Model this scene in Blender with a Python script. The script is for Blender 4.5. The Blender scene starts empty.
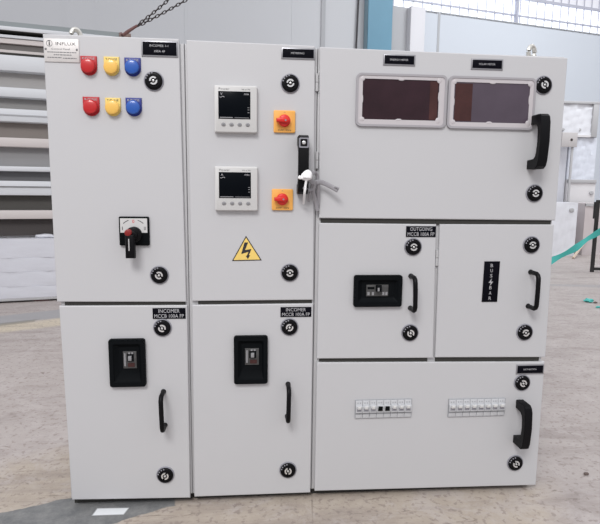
import bpy, bmesh, math, random
from math import sin, cos, pi, radians as R, atan, tan
from mathutils import Vector, Matrix
random.seed(4)
scn = bpy.context.scene
col = scn.collection

# ------------------------------------------------------------------ camera
YAW, PIT, ROL = 0.08751, 0.13785, 0.01133
CX, CY, CZ, F = -0.14777, -1.27278, 0.81318, 520.0
fw = Vector((sin(YAW)*cos(PIT), cos(YAW)*cos(PIT), -sin(PIT)))
rt = Vector((cos(YAW), -sin(YAW), 0)); up = rt.cross(fw)
rt2 = rt*cos(ROL)+up*sin(ROL); up2 = -rt*sin(ROL)+up*cos(ROL)
cam_d = bpy.data.cameras.new('camera'); cam = bpy.data.objects.new('camera', cam_d); col.objects.link(cam)
cam_d.sensor_fit = 'HORIZONTAL'; cam_d.sensor_width = 36; cam_d.lens = F/600*36
cam_d.clip_start = 0.02; cam_d.clip_end = 200
m = Matrix((rt2, up2, -fw)).transposed().to_4x4(); m.translation = Vector((CX, CY, CZ)); cam.matrix_world = m
scn.camera = cam
C0 = Vector((CX, CY, CZ))

def ray(px, py): return fw*F + rt2*(px-300) - up2*(py-262)
def on_y(px, py, y=0.0):
    d = ray(px, py); return C0 + d*((y-CY)/d.y)
def on_floor(px, py, z=0.0):
    d = ray(px, py); return C0 + d*((z-CZ)/d.z)
def on_plane(px, py, P, N):
    d = ray(px, py); return C0 + d*((P-C0).dot(N)/d.dot(N))
def rect(px0, py0, px1, py1, y=0.0):
    a, b, c, d = on_y(px0, py0, y), on_y(px1, py0, y), on_y(px1, py1, y), on_y(px0, py1, y)
    return ((a.x+d.x)/2, (c.z+d.z)/2, (b.x+c.x)/2, (a.z+b.z)/2)   # x0 z0 x1 z1

# ------------------------------------------------------------------ materials
def mat(name, c, rough=0.5, metal=0.0, bump=0.0, bscale=60.0, var=0.0, vscale=6.0, coat=0.0, trans=0.0, ior=1.45, spec=0.5, emit=None, alpha=1.0, stretch=None):
    mt = bpy.data.materials.new(name); mt.use_nodes = True
    nt = mt.node_tree; b = nt.nodes['Principled BSDF']
    b.inputs['Base Color'].default_value = (*c, 1); b.inputs['Roughness'].default_value = rough
    b.inputs['Metallic'].default_value = metal; b.inputs['Coat Weight'].default_value = coat
    b.inputs['Transmission Weight'].default_value = trans; b.inputs['IOR'].default_value = ior
    b.inputs['Specular IOR Level'].default_value = spec; b.inputs['Alpha'].default_value = alpha
    if emit: b.inputs['Emission Color'].default_value = (*emit[:3], 1); b.inputs['Emission Strength'].default_value = emit[3]
    tc = nt.nodes.new('ShaderNodeTexCoord')
    src = tc.outputs['Object']
    if stretch:
        mp = nt.nodes.new('ShaderNodeMapping'); mp.inputs['Scale'].default_value = stretch
        nt.links.new(src, mp.inputs['Vector']); src = mp.outputs['Vector']
    if var:
        n = nt.nodes.new('ShaderNodeTexNoise'); n.inputs['Scale'].default_value = vscale; n.inputs['Detail'].default_value = 6
        nt.links.new(src, n.inputs['Vector'])
        mx = nt.nodes.new('ShaderNodeMixRGB'); mx.blend_type = 'MIX'
        mx.inputs['Color1'].default_value = (*[v*(1-var) for v in c], 1); mx.inputs['Color2'].default_value = (*[min(1, v*(1+var)) for v in c], 1)
        nt.links.new(n.outputs['Fac'], mx.inputs['Fac']); nt.links.new(mx.outputs['Color'], b.inputs['Base Color'])
    if bump:
        n2 = nt.nodes.new('ShaderNodeTexNoise'); n2.inputs['Scale'].default_value = bscale; n2.inputs['Detail'].default_value = 4
        nt.links.new(src, n2.inputs['Vector'])
        bp = nt.nodes.new('ShaderNodeBump'); bp.inputs['Strength'].default_value = bump; bp.inputs['Distance'].default_value = 0.01
        nt.links.new(n2.outputs['Fac'], bp.inputs['Height']); nt.links.new(bp.outputs['Normal'], b.inputs['Normal'])
    return mt

M = {}
M['paint'] = mat('light grey powder coat', (0.492, 0.494, 0.508), 0.42, bump=0.03, bscale=900)
M['frame'] = mat('grey powder coat frame', (0.46, 0.46, 0.47), 0.5)
M['gap_shade'] = mat('black gap shade', (0.035, 0.034, 0.031), 0.9)  # black that stands in for shade in door and rack gaps
M['black'] = mat('black plastic', (0.003, 0.003, 0.004), 0.42, spec=0.17)
M['blackmat'] = mat('matt black moulding', (0.003, 0.004, 0.005), 0.55, spec=0.09)
M['label'] = mat('black engraved laminate', (0.003, 0.003, 0.006), 0.6, spec=0.07)
M['labelrim'] = mat('aluminium label holder', (0.30, 0.30, 0.32), 0.4, 0.6)
M['white'] = mat('white lettering', (0.42, 0.42, 0.44), 0.5)
M['greytext'] = mat('grey lettering', (0.16, 0.16, 0.17), 0.6)
M['darktext'] = mat('dark lettering', (0.02, 0.02, 0.025), 0.6)
M['chrome'] = mat('chrome key barrel', (0.72, 0.72, 0.72), 0.25, 0.7)
M['rimgrey'] = mat('worn lock rim', (0.24, 0.24, 0.27), 0.35)
M['red'] = mat('red lens', (0.46, 0.012, 0.014), 0.3, coat=0.3)
M['redp'] = mat('red legend plate', (0.40, 0.008, 0.014), 0.45)
M['yellow'] = mat('yellow lens', (0.78, 0.47, 0.10), 0.3, coat=0.3)
M['yellowp'] = mat('yellow legend plate', (0.74, 0.55, 0.15), 0.45)
M['blue'] = mat('blue lens', (0.015, 0.085, 0.38), 0.3, coat=0.3)
M['bluep'] = mat('blue legend plate', (0.010, 0.022, 0.20), 0.45)
M['orange'] = mat('yellow orange plate', (0.80, 0.40, 0.09), 0.5)
M['redk'] = mat('red rotary knob', (0.62, 0.02, 0.015), 0.35)
M['darkred'] = mat('dark red dot', (0.22, 0.012, 0.012), 0.4)
M['bezel'] = mat('white meter bezel', (0.56, 0.56, 0.555), 0.45)
M['screen'] = mat('black display glass', (0.002, 0.003, 0.005), 0.25, spec=0.07)
M['button'] = mat('grey rubber button', (0.24, 0.24, 0.25), 0.6)
M['warn'] = mat('yellow warning sticker', (0.78, 0.56, 0.15), 0.5, var=0.12, vscale=40)
M['gask2'] = mat('pale rubber window seal', (0.33, 0.32, 0.34), 0.5)
M['winframe'] = mat('translucent white window frame', (0.49, 0.465, 0.48), 0.35)
M['tint'] = mat('maroon tinted window pane', (0.026, 0.010, 0.015), 0.14, var=0.75, vscale=11, spec=0.35, bump=0.12, bscale=14)
M['tint_reflect'] = mat('tinted pane with painted reflection', (0.075, 0.058, 0.078), 0.18, var=0.4, vscale=9, spec=0.4, bump=0.12, bscale=16)  # paler than the other pane: a reflection put into the colour
M['redbrown'] = mat('reddish brown reflection and breaker tone', (0.052, 0.019, 0.018), 0.2, var=0.6, vscale=22, spec=0.35, bump=0.1, bscale=20)
M['breaker'] = mat('grey breaker body', (0.06, 0.06, 0.06), 0.4, var=0.5, vscale=90)
M['mcbgrey'] = mat('pale grey breaker casing', (0.50, 0.51, 0.53), 0.45)
M['mcbdark'] = mat('darker grey breaker step', (0.30, 0.31, 0.33), 0.5)  # darker grey for the row frame, steps and small marks
M['steelplate'] = mat('brushed aluminium plate', (0.62, 0.60, 0.59), 0.45, 0.25, var=0.08, vscale=120)
M['zinc'] = mat('zinc plated steel', (0.62, 0.61, 0.57), 0.32, 0.8)
M['wallgrey'] = mat('pale grey wall cladding', (0.54, 0.555, 0.58), 0.7, var=0.03, vscale=0.6)
M['wallblue'] = mat('white blue wall cladding', (0.56, 0.60, 0.655), 0.7, var=0.03, vscale=0.6)
M['wallseam'] = mat('grey wall joint', (0.40, 0.41, 0.43), 0.7)
M['glaze'] = mat('daylit window glazing', (0.8, 0.85, 0.9), 0.5, emit=(0.90, 0.93, 1.0, 0.85))
M['sheet'] = mat('daylit grey roof light', (0.5, 0.5, 0.53), 0.6, emit=(0.60, 0.61, 0.66, 0.45))
M['cabflat'] = mat('white painted post', (0.62, 0.62, 0.65), 0.6)
M['wallmid'] = mat('grey wall strip', (0.44, 0.45, 0.47), 0.7)
M['bluecol'] = mat('blue painted steel column', (0.115, 0.265, 0.37), 0.5, var=0.12, vscale=3)
M['bluecol2'] = mat('dark blue steel web', (0.20, 0.30, 0.36), 0.5, var=0.1, vscale=3)
M['mesh'] = mat('grey wire mesh', (0.42, 0.43, 0.50), 0.5)
M['rackwhite'] = mat('white coated steel', (0.60, 0.62, 0.65), 0.5, var=0.06, vscale=3, stretch=(0.4, 1, 6))
M['rackpink'] = mat('pinkish white coated steel', (0.56, 0.52, 0.51), 0.5, var=0.06, vscale=3, stretch=(0.4, 1, 6))
M['rackgrey'] = mat('mid grey sheet steel', (0.19, 0.19, 0.195), 0.6, var=0.15, vscale=3, stretch=(0.3, 1, 8))
M['rackbrown'] = mat('brown grey sheet steel', (0.13, 0.12, 0.115), 0.6, var=0.2, vscale=3, stretch=(0.3, 1, 8))
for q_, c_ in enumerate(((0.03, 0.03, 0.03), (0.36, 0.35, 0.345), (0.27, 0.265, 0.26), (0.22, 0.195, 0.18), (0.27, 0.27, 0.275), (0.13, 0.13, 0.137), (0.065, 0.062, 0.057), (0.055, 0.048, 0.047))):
    M['g%d' % q_] = mat('rack back sheet', c_, 0.6, var=0.15, vscale=3, stretch=(0.3, 1, 8))  # one sheet, each copy's colour darkened with the shade of its gap
M['greengrey'] = mat('green grey plank', (0.24, 0.27, 0.28), 0.6, var=0.1, vscale=3)
M['endbrown'] = mat('brown timber end', (0.26, 0.19, 0.17), 0.8)
M['wrap'] = mat('white plastic wrap', (0.60, 0.61, 0.66), 0.4, bump=0.3, bscale=6, var=0.10, vscale=2.5, stretch=(0.6, 1, 2.4))
M['wrapcream'] = mat('creamy cabinet film', (0.66, 0.65, 0.66), 0.45, bump=0.3, bscale=5, var=0.05, vscale=3)
M['cabwhite'] = mat('white enamelled cabinet', (0.70, 0.71, 0.75), 0.45, bump=0.5, bscale=6, var=0.08, vscale=5)
M['crumple'] = mat('crumpled clear white film', (0.66, 0.69, 0.76), 0.3, bump=0.9, bscale=4, var=0.14, vscale=7, stretch=(0.8, 1, 2.0))
M['greyedge'] = mat('grey cabinet edge', (0.42, 0.42, 0.43), 0.6)
M['pinkbox'] = mat('pinkish white board', (0.55, 0.50, 0.50), 0.6, bump=0.2, bscale=6, var=0.06, vscale=3)
M['blacksteel'] = mat('black steel tube', (0.02, 0.018, 0.018), 0.5)
M['teal'] = mat('teal plastic strapping', (0.06, 0.42, 0.38), 0.4, var=0.15, vscale=8)
M['timber'] = mat('pale timber batten', (0.55, 0.45, 0.36), 0.7, var=0.1, vscale=8)
M['chain'] = mat('dark steel chain', (0.055, 0.045, 0.045), 0.5, 0.5)
M['hook'] = mat('rusty steel hook', (0.16, 0.08, 0.075), 0.6, 0.3)
M['tiegrey'] = mat('grey plastic film strip', (0.27, 0.262, 0.28), 0.35, var=0.15, vscale=60)
M['tiewhite'] = mat('white tape', (0.85, 0.85, 0.86), 0.5)
M['bracket'] = mat('beige grey steel bracket', (0.48, 0.46, 0.46), 0.5)
M['stone'] = mat('brown debris', (0.13, 0.10, 0.09), 0.8)
M['cable'] = mat('dark cable', (0.05, 0.045, 0.05), 0.6)

# ------------------------------------------------------------------ mesh builder
class MB:
    def __init__(s): s.bm = bmesh.new(); s.mats = []
    def mi(s, k):
        if k not in s.mats: s.mats.append(k)
        return s.mats.index(k)
    def prism(s, poly, y0, y1, k, ch=0.0, M4=None):
        """poly of (x,z) extruded from y0 (back) to y1 (front, nearer the camera) with a chamfer at the front"""
        i = s.mi(k); n = len(poly)
        cx = sum(p[0] for p in poly)/n; cz = sum(p[1] for p in poly)/n
        w = max(abs(p[0]-cx) for p in poly) or 1; h = max(abs(p[1]-cz) for p in poly) or 1
        loops = []
        def lp(y, q):
            a = (w-q)/w; b = (h-q)/h
            return [s.bm.verts.new((cx+(p[0]-cx)*a, y, cz+(p[1]-cz)*b)) for p in poly]
        loops.append(lp(y0, 0))
        if ch > 0:
            loops.append(lp(y1+ch, 0)); loops.append(lp(y1+ch*0.35, ch*0.35)); loops.append(lp(y1, ch))
        else: loops.append(lp(y1, 0))
        fs = [s.bm.faces.new(loops[0]), s.bm.faces.new(loops[-1][::-1])]
        for a, b in zip(loops, loops[1:]):
            for j in range(n): fs.append(s.bm.faces.new((a[j], a[(j+1) % n], b[(j+1) % n], b[j])))
        for f in fs: f.material_index = i
        if M4:
            for l in loops:
                for v in l: v.co = M4 @ v.co
        return loops
    def box(s, x0, y0, z0, x1, y1, z1, k, ch=0.0, M4=None):
        s.prism([(x0, z0), (x1, z0), (x1, z1), (x0, z1)], max(y0, y1), min(y0, y1), k, ch, M4)
    def rr(s, x0, z0, x1, z1, r, y0, y1, k, ch=0.0, seg=5):
        s.prism(rrp(x0, z0, x1, z1, r, seg), y0, y1, k, ch)
    def disc(s, x, z, r, y0, y1, k, ch=0.0, n=28, rz=None):
        s.prism([(x+r*cos(2*pi*j/n), z+(rz or r)*sin(2*pi*j/n)) for j in range(n)], y0, y1, k, ch)
    def dome(s, x, z, r, y0, hh, k, n=24, rings=6):
        i = s.mi(k); prev = None
        for q in range(rings):
            a = q/(rings)*pi/2
            lp = [s.bm.verts.new((x+r*cos(a)*cos(2*pi*j/n), y0-hh*sin(a), z+r*cos(a)*sin(2*pi*j/n))) for j in range(n)]
            if prev:
                for j in range(n): s.bm.faces.new((prev[j], prev[(j+1) % n], lp[(j+1) % n], lp[j])).material_index = i
            prev = lp
        c = s.bm.verts.new((x, y0-hh, z))
        for j in range(n): s.bm.faces.new((prev[j], prev[(j+1) % n], c)).material_index = i
    def ring(s, x, z, r0, r1, y0, y1, k, n=28, a0=0, a1=2*pi):
        i = s.mi(k); full = abs(a1-a0-2*pi) < 1e-6; cnt = n if full else n+1
        L = []
        for rr_, y in ((r0, y0), (r1, y0), (r1, y1), (r0, y1)):
            L.append([s.bm.verts.new((x+rr_*cos(a0+(a1-a0)*j/n), y, z+rr_*sin(a0+(a1-a0)*j/n))) for j in range(cnt)])
        for q in range(4):
            a, b = L[q], L[(q+1) % 4]
            for j in range(n if full else n):
                j2 = (j+1) % cnt
                s.bm.faces.new((a[j], a[j2], b[j2], b[j])).material_index = i
    def frame(s, outer, inner, y0, y1, k):
        """rectangular ring between two equal-count polygons"""
        i = s.mi(k); n = len(outer)
        L = [[s.bm.verts.new((p[0], y, p[1])) for p in P] for P, y in ((outer, y0), (outer, y1), (inner, y1), (inner, y0))]
        for q in range(4):
            a, b = L[q], L[(q+1) % 4]
            for j in range(n): s.bm.faces.new((a[j], a[(j+1) % n], b[(j+1) % n], b[j])).material_index = i
    def tube(s, pts, r, k, n=10, flat=1.0, up_=Vector((0, 0, 1)), closed=False):
        """tube along points; flat scales the cross-section along the second axis"""
        i = s.mi(k); pts = [Vector(p) for p in pts]; rings = []
        N = len(pts)
        for q, p in enumerate(pts):
            if closed: t = (pts[(q+1) % N]-pts[q-1]).normalized()
            else: t = (pts[min(q+1, N-1)]-pts[max(q-1, 0)]).normalized()
            a = t.cross(up_)
            if a.length < 1e-4: a = t.cross(Vector((1, 0, 0)))
            a.normalize(); b = t.cross(a).normalized()
            rr_ = r[q] if isinstance(r, (list, tuple)) else r
            rings.append([s.bm.verts.new(p+a*rr_*cos(2*pi*j/n)+b*rr_*flat*sin(2*pi*j/n)) for j in range(n)])
        for q in range(N if closed else N-1):
            a, b = rings[q], rings[(q+1) % N]
            for j in range(n): s.bm.faces.new((a[j], a[(j+1) % n], b[(j+1) % n], b[j])).material_index = i
        if not closed:
            s.bm.faces.new(rings[0][::-1]).material_index = i; s.bm.faces.new(rings[-1]).material_index = i
    def poly3(s, pts, k):
        s.bm.faces.new([s.bm.verts.new(p) for p in pts]).material_index = s.mi(k)
    def hexa(s, P8, k):
        """8 corners: bottom 4 then top 4"""
        v = [s.bm.verts.new(p) for p in P8]; i = s.mi(k)
        for f in ((0, 1, 2, 3), (4, 5, 6, 7), (0, 1, 5, 4), (1, 2, 6, 5), (2, 3, 7, 6), (3, 0, 4, 7)):
            s.bm.faces.new([v[j] for j in f]).material_index = i
    def text(s, txt, x, z, w, h, y, k, rot=0.0):
        """text fitted into w x h, centred on (x,z), lying in front of plane y"""
        cu = bpy.data.curves.new('t', 'FONT'); cu.body = txt; cu.size = 1; cu.resolution_u = 2
        o = bpy.data.objects.new('t', cu); col.objects.link(o)
        dg = bpy.context.evaluated_depsgraph_get(); me = bpy.data.meshes.new_from_object(o.evaluated_get(dg))
        vs = [v.co.copy() for v in me.vertices]
        if vs:
            x0 = min(v.x for v in vs); x1 = max(v.x for v in vs); z0 = min(v.y for v in vs); z1 = max(v.y for v in vs)
            i = s.mi(k); nv = []
            for v in vs:
                a = (v.x-(x0+x1)/2)/(x1-x0)*w; b = (v.y-(z0+z1)/2)/(z1-z0)*h
                nv.append(s.bm.verts.new((x+a*cos(rot)-b*sin(rot), y, z+a*sin(rot)+b*cos(rot))))
            for p in me.polygons:
                try:
                    f = s.bm.faces.new([nv[j] for j in p.vertices]); f.material_index = i
                except ValueError: pass
        col.objects.unlink(o); bpy.data.objects.remove(o); bpy.data.curves.remove(cu); bpy.data.meshes.remove(me)
    def build(s, name, parent=None, label=None, smooth=35, recalc=True):
        if recalc: bmesh.ops.recalc_face_normals(s.bm, faces=s.bm.faces)
        me = bpy.data.meshes.new(name); 
        vs = [v.co for v in s.bm.verts]
        c = Vector(((min(v.x for v in vs)+max(v.x for v in vs))/2, (min(v.y for v in vs)+max(v.y for v in vs))/2, min(v.z for v in vs)))
        for v in s.bm.verts: v.co -= c
        s.bm.to_mesh(me); s.bm.free()
        for k in s.mats: me.materials.append(M[k])
        o = bpy.data.objects.new(name, me); col.objects.link(o)
        for p in me.polygons: p.use_smooth = True
        try: me.set_sharp_from_angle(angle=R(smooth))
        except Exception: pass
        o['_w'] = list(c)
        base = Vector((0, 0, 0))
        if parent is not None:
            o.parent = parent; base = Vector(parent['_w'])
        o.location = c-base
        if label: o['label'] = label
        return o

def rrp(x0, z0, x1, z1, r, seg=5):
    P = []
    for cx, cz, a in ((x1-r, z0+r, -pi/2), (x1-r, z1-r, 0), (x0+r, z1-r, pi/2), (x0+r, z0+r, pi)):
        for j in range(seg+1): P.append((cx+r*cos(a+pi/2*j/seg), cz+r*sin(a+pi/2*j/seg)))
    return P
def tag(o, label=None, cat=None, group=None, kind=None):
    if label: o['label'] = label
    if cat: o['category'] = cat
    if group: o['group'] = group
    if kind: o['kind'] = kind
    return o
def empty(name, loc):
    o = bpy.data.objects.new(name, None); o.location = loc; col.objects.link(o); o.empty_display_size = 0.1; o['_w'] = list(loc); return o

# ================================================================== THE ELECTRICAL PANEL
panel = tag(empty('electrical_panel', (0, 0.16, 0)),
            'light grey steel electrical switchboard with eight doors, coloured lights, meters and black handles', 'electrical panel')
DEPTH = 0.34
# three bolted cubicles
for (x0, x1, seam) in ((-0.617, -0.3105, 1), (-0.3095, 0.0012, 1), (0.0024, 0.6165, 0)):
    b = MB()
    b.box(x0, 0.009, 0.0235, x1, DEPTH, 1.146, 'frame', 0.002)
    # recessed plinth feet, blackened to paint the shade under the doors
    b.box(x0+0.002, 0.026, 0.0, x1-0.002, DEPTH-0.01, 0.0235, 'gap_shade')
    # raised return lips around the openings (seen through the door gaps)
    b.build('cubicle', panel)

def door(q, gap_shade=None, hinge=None, name='door', label=None):
    P = [on_y(*p) for p in q]      # TL TR BR BL
    poly = [(P[3].x, P[3].z), (P[2].x, P[2].z), (P[1].x, P[1].z), (P[0].x, P[0].z)]
    b = MB(); b.prism(poly, 0.0085, 0.0, 'paint', 0.0022)
    return b.build(name, panel, label, smooth=20)
D = {}
D[1] = door([(42.5, 33.8), (179, 38.8), (186.3, 302), (56.8, 302)], label='upper left door with six coloured lights and a rotary handle')
D[2] = door([(58.9, 306), (187.2, 305.3), (190.2, 498), (72, 500)], label='lower left door marked INCOMER')
D[3] = door([(186.2, 39.8), (315.2, 45.8), (313.3, 300), (192, 301.2)], label='upper middle door with two meters and a warning triangle')
D[4] = door([(192, 305), (313.3, 303.6), (310.3, 492.8), (194.3, 497)], label='lower middle door marked INCOMER')
D[5] = door([(319.8, 46.8), (568, 57.8), (555.6, 220.5), (319, 218.2)], label='wide upper right door with two tinted windows')
D[6] = door([(319, 223), (436.5, 224.3), (433.2, 358), (316.8, 358.8)], label='small door marked OUTGOING')
D[7] = door([(440, 224.2), (554.3, 224.6), (545.7, 357.3), (435.3, 357.6)], label='small door marked BUS BAR')
D[8] = door([(316.8, 362.6), (544.9, 361.8), (536, 485.2), (314.6, 491.2)], label='wide bottom right door with two rows of breakers')
# black strips standing in for the shade in the horizontal gaps
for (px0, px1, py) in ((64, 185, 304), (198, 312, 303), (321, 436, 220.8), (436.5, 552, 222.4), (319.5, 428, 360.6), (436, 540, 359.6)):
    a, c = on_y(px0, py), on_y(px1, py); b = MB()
    b.box(a.x, 0.0055, (a.z+c.z)/2-0.0075, c.x, 0.0092, (a.z+c.z)/2+0.0075, 'gap_shade'); b.build('gap_shade', panel)
# hinges in the vertical gaps
for (px, py) in ((317.2, 82), (317.3, 160), (437.6, 258)):
    p = on_y(px, py); b = MB()
    b.tube([(p.x, 0.0055, p.z-0.02), (p.x, 0.0055, p.z-0.001)], 0.0035, 'frame'); b.tube([(p.x, 0.0055, p.z+0.001), (p.x, 0.0055, p.z+0.02)], 0.0035, 'frame')
    b.tube([(p.x, 0.0055, p.z-0.001), (p.x, 0.0055, p.z+0.001)], 0.0022, 'chrome')
    b.build('hinge', panel)

# ---- locks
def lock(d, px, py, ang):
    p = on_y(px, py, -0.004); x, z = p.x, p.z; b = MB()
    b.disc(x, z, 0.0228, 0.0005, -0.0025, 'rimgrey', 0.001, 36)
    b.disc(x, z, 0.0203, -0.002, -0.0065, 'black', 0.003, 36)
    b.ring(x, z, 0.0125, 0.0145, -0.006, -0.0078, 'black')
    for q in (0.25, 0.25+pi): b.ring(x, z, 0.0056, 0.0092, -0.006, -0.009, 'chrome', 12, ang+q, ang+q+2.55)
    b.disc(x, z, 0.0028, -0.006, -0.0095, 'chrome', 0.0008, 12)
    # raised marks round the upper left of the cover
    for a in (1.75, 2.1, 2.5, 2.85):
        b.disc(x+0.0178*cos(a), z+0.0178*sin(a), 0.0018, -0.006, -0.0071, 'rimgrey', 0, 8)
    b.build('lock', D[d])
for d, px, py, a in ((1, 153.6, 80.8, 0.5), (1, 159.2, 275.2, 2.6), (2, 162.3, 328, 2.5), (2, 165.2, 475.5, 1.2),
                     (3, 290.3, 83.3, 0.3), (3, 289.8, 272.8, 0.0), (4, 289.5, 327.2, 0.8), (4, 288, 470.5, 1.5),
                     (5, 544, 85, 2.2), (5, 535, 193.3, 0.0), (6, 413.4, 247, 0.1), (6, 410.3, 333, 2.2),
                     (7, 532, 245, 0.2), (7, 525.2, 332.5, 0.4), (8, 522.7, 383, 2.5), (8, 515.6, 463.5, 2.4)):
    lock(d, px, py, a)

# ---- handles
def slim_handle(d, pt, pb):
    a, c = on_y(*pt), on_y(*pb); b = MB(); x = (a.x+c.x)/2; za, zb = a.z, c.z; o = 0.040
    pts = [(a.x, 0, za), (a.x, -o+0.010, za), (a.x, -o+0.004, za-0.003), (a.x, -o, za-0.010)]
    n = 6
    for j in range(1, n): pts.append((a.x+(c.x-a.x)*j/n, -o-0.001*sin(pi*j/n), za-0.01+(zb-za+0.02)*j/n))
    pts += [(c.x, -o, zb+0.010), (c.x, -o+0.004, zb+0.003), (c.x, -o+0.010, zb), (c.x, 0, zb)]
    b.tube(pts, 0.0058, 'black', 14, up_=Vector((1, 0.01, 0)))
    for p in (a, c): b.disc(p.x, p.z, 0.0066, 0.0005, -0.003, 'black', 0.001, 18)
    b.build('handle', D[d])
slim_handle(2, (163.5, 391.5), (165, 425)); slim_handle(4, (288, 384), (287.3, 416))
slim_handle(6, (410.8, 276), (410.3, 308)); slim_handle(7, (530.5, 272), (528, 306))
def big_handle(d, pt, pb, w=0.024, o=0.05, screw=True):
    a, c = on_y(*pt), on_y(*pb); b = MB(); n = 14
    # profile in (y,z): stirrup, extruded across the width
    L = a.z-c.z
    def prof(ins):
        t = 0.0
        return [(0, L/2-ins), (-o+0.013+ins*0.5, L/2-ins), (-o+0.004+ins, L/2-0.006-ins), (-o+ins, L/2-0.020), (-o-0.003+ins, 0), (-o+ins, -L/2+0.020), (-o+0.004+ins, -L/2+0.006+ins), (-o+0.013+ins*0.5, -L/2+ins), (0, -L/2+ins)]
    outer = prof(0); inner = [(0, L/2-0.022), (-o+0.024, L/2-0.024), (-o+0.017, L/2-0.030), (-o+0.014, L/2-0.040), (-o+0.012, 0), (-o+0.014, -L/2+0.040), (-o+0.017, -L/2+0.030), (-o+0.024, -L/2+0.024), (0, -L/2+0.022)]
    i = b.mi('black'); rows = []
    cx = (a.x+c.x)/2; cz = (a.z+c.z)/2; sl = (a.x-c.x)/L
    def V(x, p): return b.bm.verts.new((cx+x+sl*p[1], p[0], cz+p[1]))
    w2 = w/2
    secs = [(-w2, 0.0018), (-w2+0.0018, 0), (w2-0.0018, 0), (w2, 0.0018)]
    O = []; I = []
    for x, ins in secs:
        O.append([V(x, p) for p in prof(ins)]); I.append([V(x, p) for p in inner])
    m_ = len(outer)
    for q in range(3):
        for j in range(m_-1):
            b.bm.faces.new((O[q][j], O[q][j+1], O[q+1][j+1], O[q+1][j])).material_index = i
            b.bm.faces.new((I[q][j], I[q][j+1], I[q+1][j+1], I[q+1][j])).material_index = i
        for j in (0, m_-1): b.bm.faces.new((O[q][j], O[q+1][j], I[q+1][j], I[q][j])).material_index = i
    for S in (0, 3):
        for j in range(m_-1): b.bm.faces.new((O[S][j], O[S][j+1], I[S][j+1], I[S][j])).material_index = i
    # recessed screw near the top of the grip
    if screw:
        zz = cz+L/2-0.018
        b.disc(cx+sl*(L/2), zz, 0.0045, -o+0.004, -o-0.0012, 'chrome', 0.001, 14)
        b.frame(rrp(cx+sl*L/2-w2+0.001, zz-0.012, cx+sl*L/2+w2-0.001, zz+0.011, 0.002, 2), rrp(cx+sl*L/2-w2+0.004, zz-0.009, cx+sl*L/2+w2-0.004, zz+0.008, 0.002, 2), -o+0.002, -o-0.0015, 'rimgrey')
    b.build('handle', D[d])
big_handle(3, (302.3, 136.5), (301.5, 194), 0.0245, 0.045)
big_handle(5, (535.5, 116), (531, 169.5), 0.024, 0.052, False)
big_handle(8, (520, 399.5), (516.5, 442.5), 0.021, 0.05, False)
# countersunk screw pockets of the two right handles
# ---- name plates
def plate(d, px0, py0, px1, py1, lines, rim=False, up_=0):
    x0, z0, x1, z1 = rect(px0, py0, px1, py1); b = MB()
    t = 0.0
    if rim:
        b.box(x0, 0.0005, z0, x1, -0.002, z1, 'labelrim', 0.0006); x0 += 0.003; x1 -= 0.003; z0 += 0.0032; z1 -= 0.003; b.box(x0, -0.001, z0, x1, -0.0026, z1, 'label', 0.0004); y = -0.0029
    else: b.box(x0, 0.0005, z0, x1, -0.0016, z1, 'label', 0.0004); y = -0.0019
    w, h = x1-x0, z1-z0
    for txt, fx, fz, fw_, fh in lines: b.text(txt, x0+w*fx, z0+h*fz, w*fw_, h*fh, y, 'white')
    b.build('name_plate', D[d])
plate(1, 141.5, 41, 178, 57, [('INCOMER 1-1', .48, .72, .55, .17), ('100A 4P', .5, .3, .32, .17)], True)
plate(3, 281.3, 48, 315, 59.5, [('METERING', .48, .52, .42, .2)], True)
plate(5, 383.2, 54.5, 415.2, 65.8, [('ENERGY METER', .49, .5, .62, .22)], True)
plate(5, 471, 59, 502.8, 70, [('SOLAR METER', .49, .5, .56, .22)], True)
plate(8, 516, 364.3, 543.7, 374, [('DISTRIBUTION', .48, .52, .5, .2)], True)
MC = [('MCCB 100A FP', .5, .27, .90, .34)]
plate(2, 152.7, 308, 185.6, 318.7, [('INCOMER', .5, .74, .64, .34)]+MC)
plate(4, 280.5, 307, 311.3, 316.8, [('INCOMER', .5, .74, .64, .34)]+MC)
plate(6, 406, 226.2, 435.7, 237, [('OUTGOING', .5, .74, .74, .34)]+MC)
# vertical bus bar plate
x0, z0, x1, z1 = rect(482.8, 261.3, 498.2, 301.8); b = MB()
b.prism([(x0, z0), (x1, z0), (x1+0.001, z1), (x0+0.001, z1)], 0.0005, -0.0018, 'label', 0.0005)
hh = z1-z0
for j, ch_ in enumerate('BUS'): b.text(ch_, (x0+x1)/2, z1-hh*(0.10+0.125*j), 0.0065, 0.0085, -0.0022, 'white')
for j, ch_ in enumerate('BAR'): b.text(ch_, (x0+x1)/2, z1-hh*(0.645+0.13*j), 0.0065, 0.0085, -0.0022, 'white')
xc = (x0+x1)/2; zc = z1-hh*0.51
b.poly3([(xc+0.002, -0.0022, zc+0.010), (xc-0.006, -0.0022, zc-0.002), (xc, -0.0022, zc-0.001)], 'white')
b.poly3([(xc-0.002, -0.0022, zc-0.010), (xc+0.006, -0.0022, zc+0.002), (xc, -0.0022, zc+0.001)], 'white')
b.build('name_plate', D[7])

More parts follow.
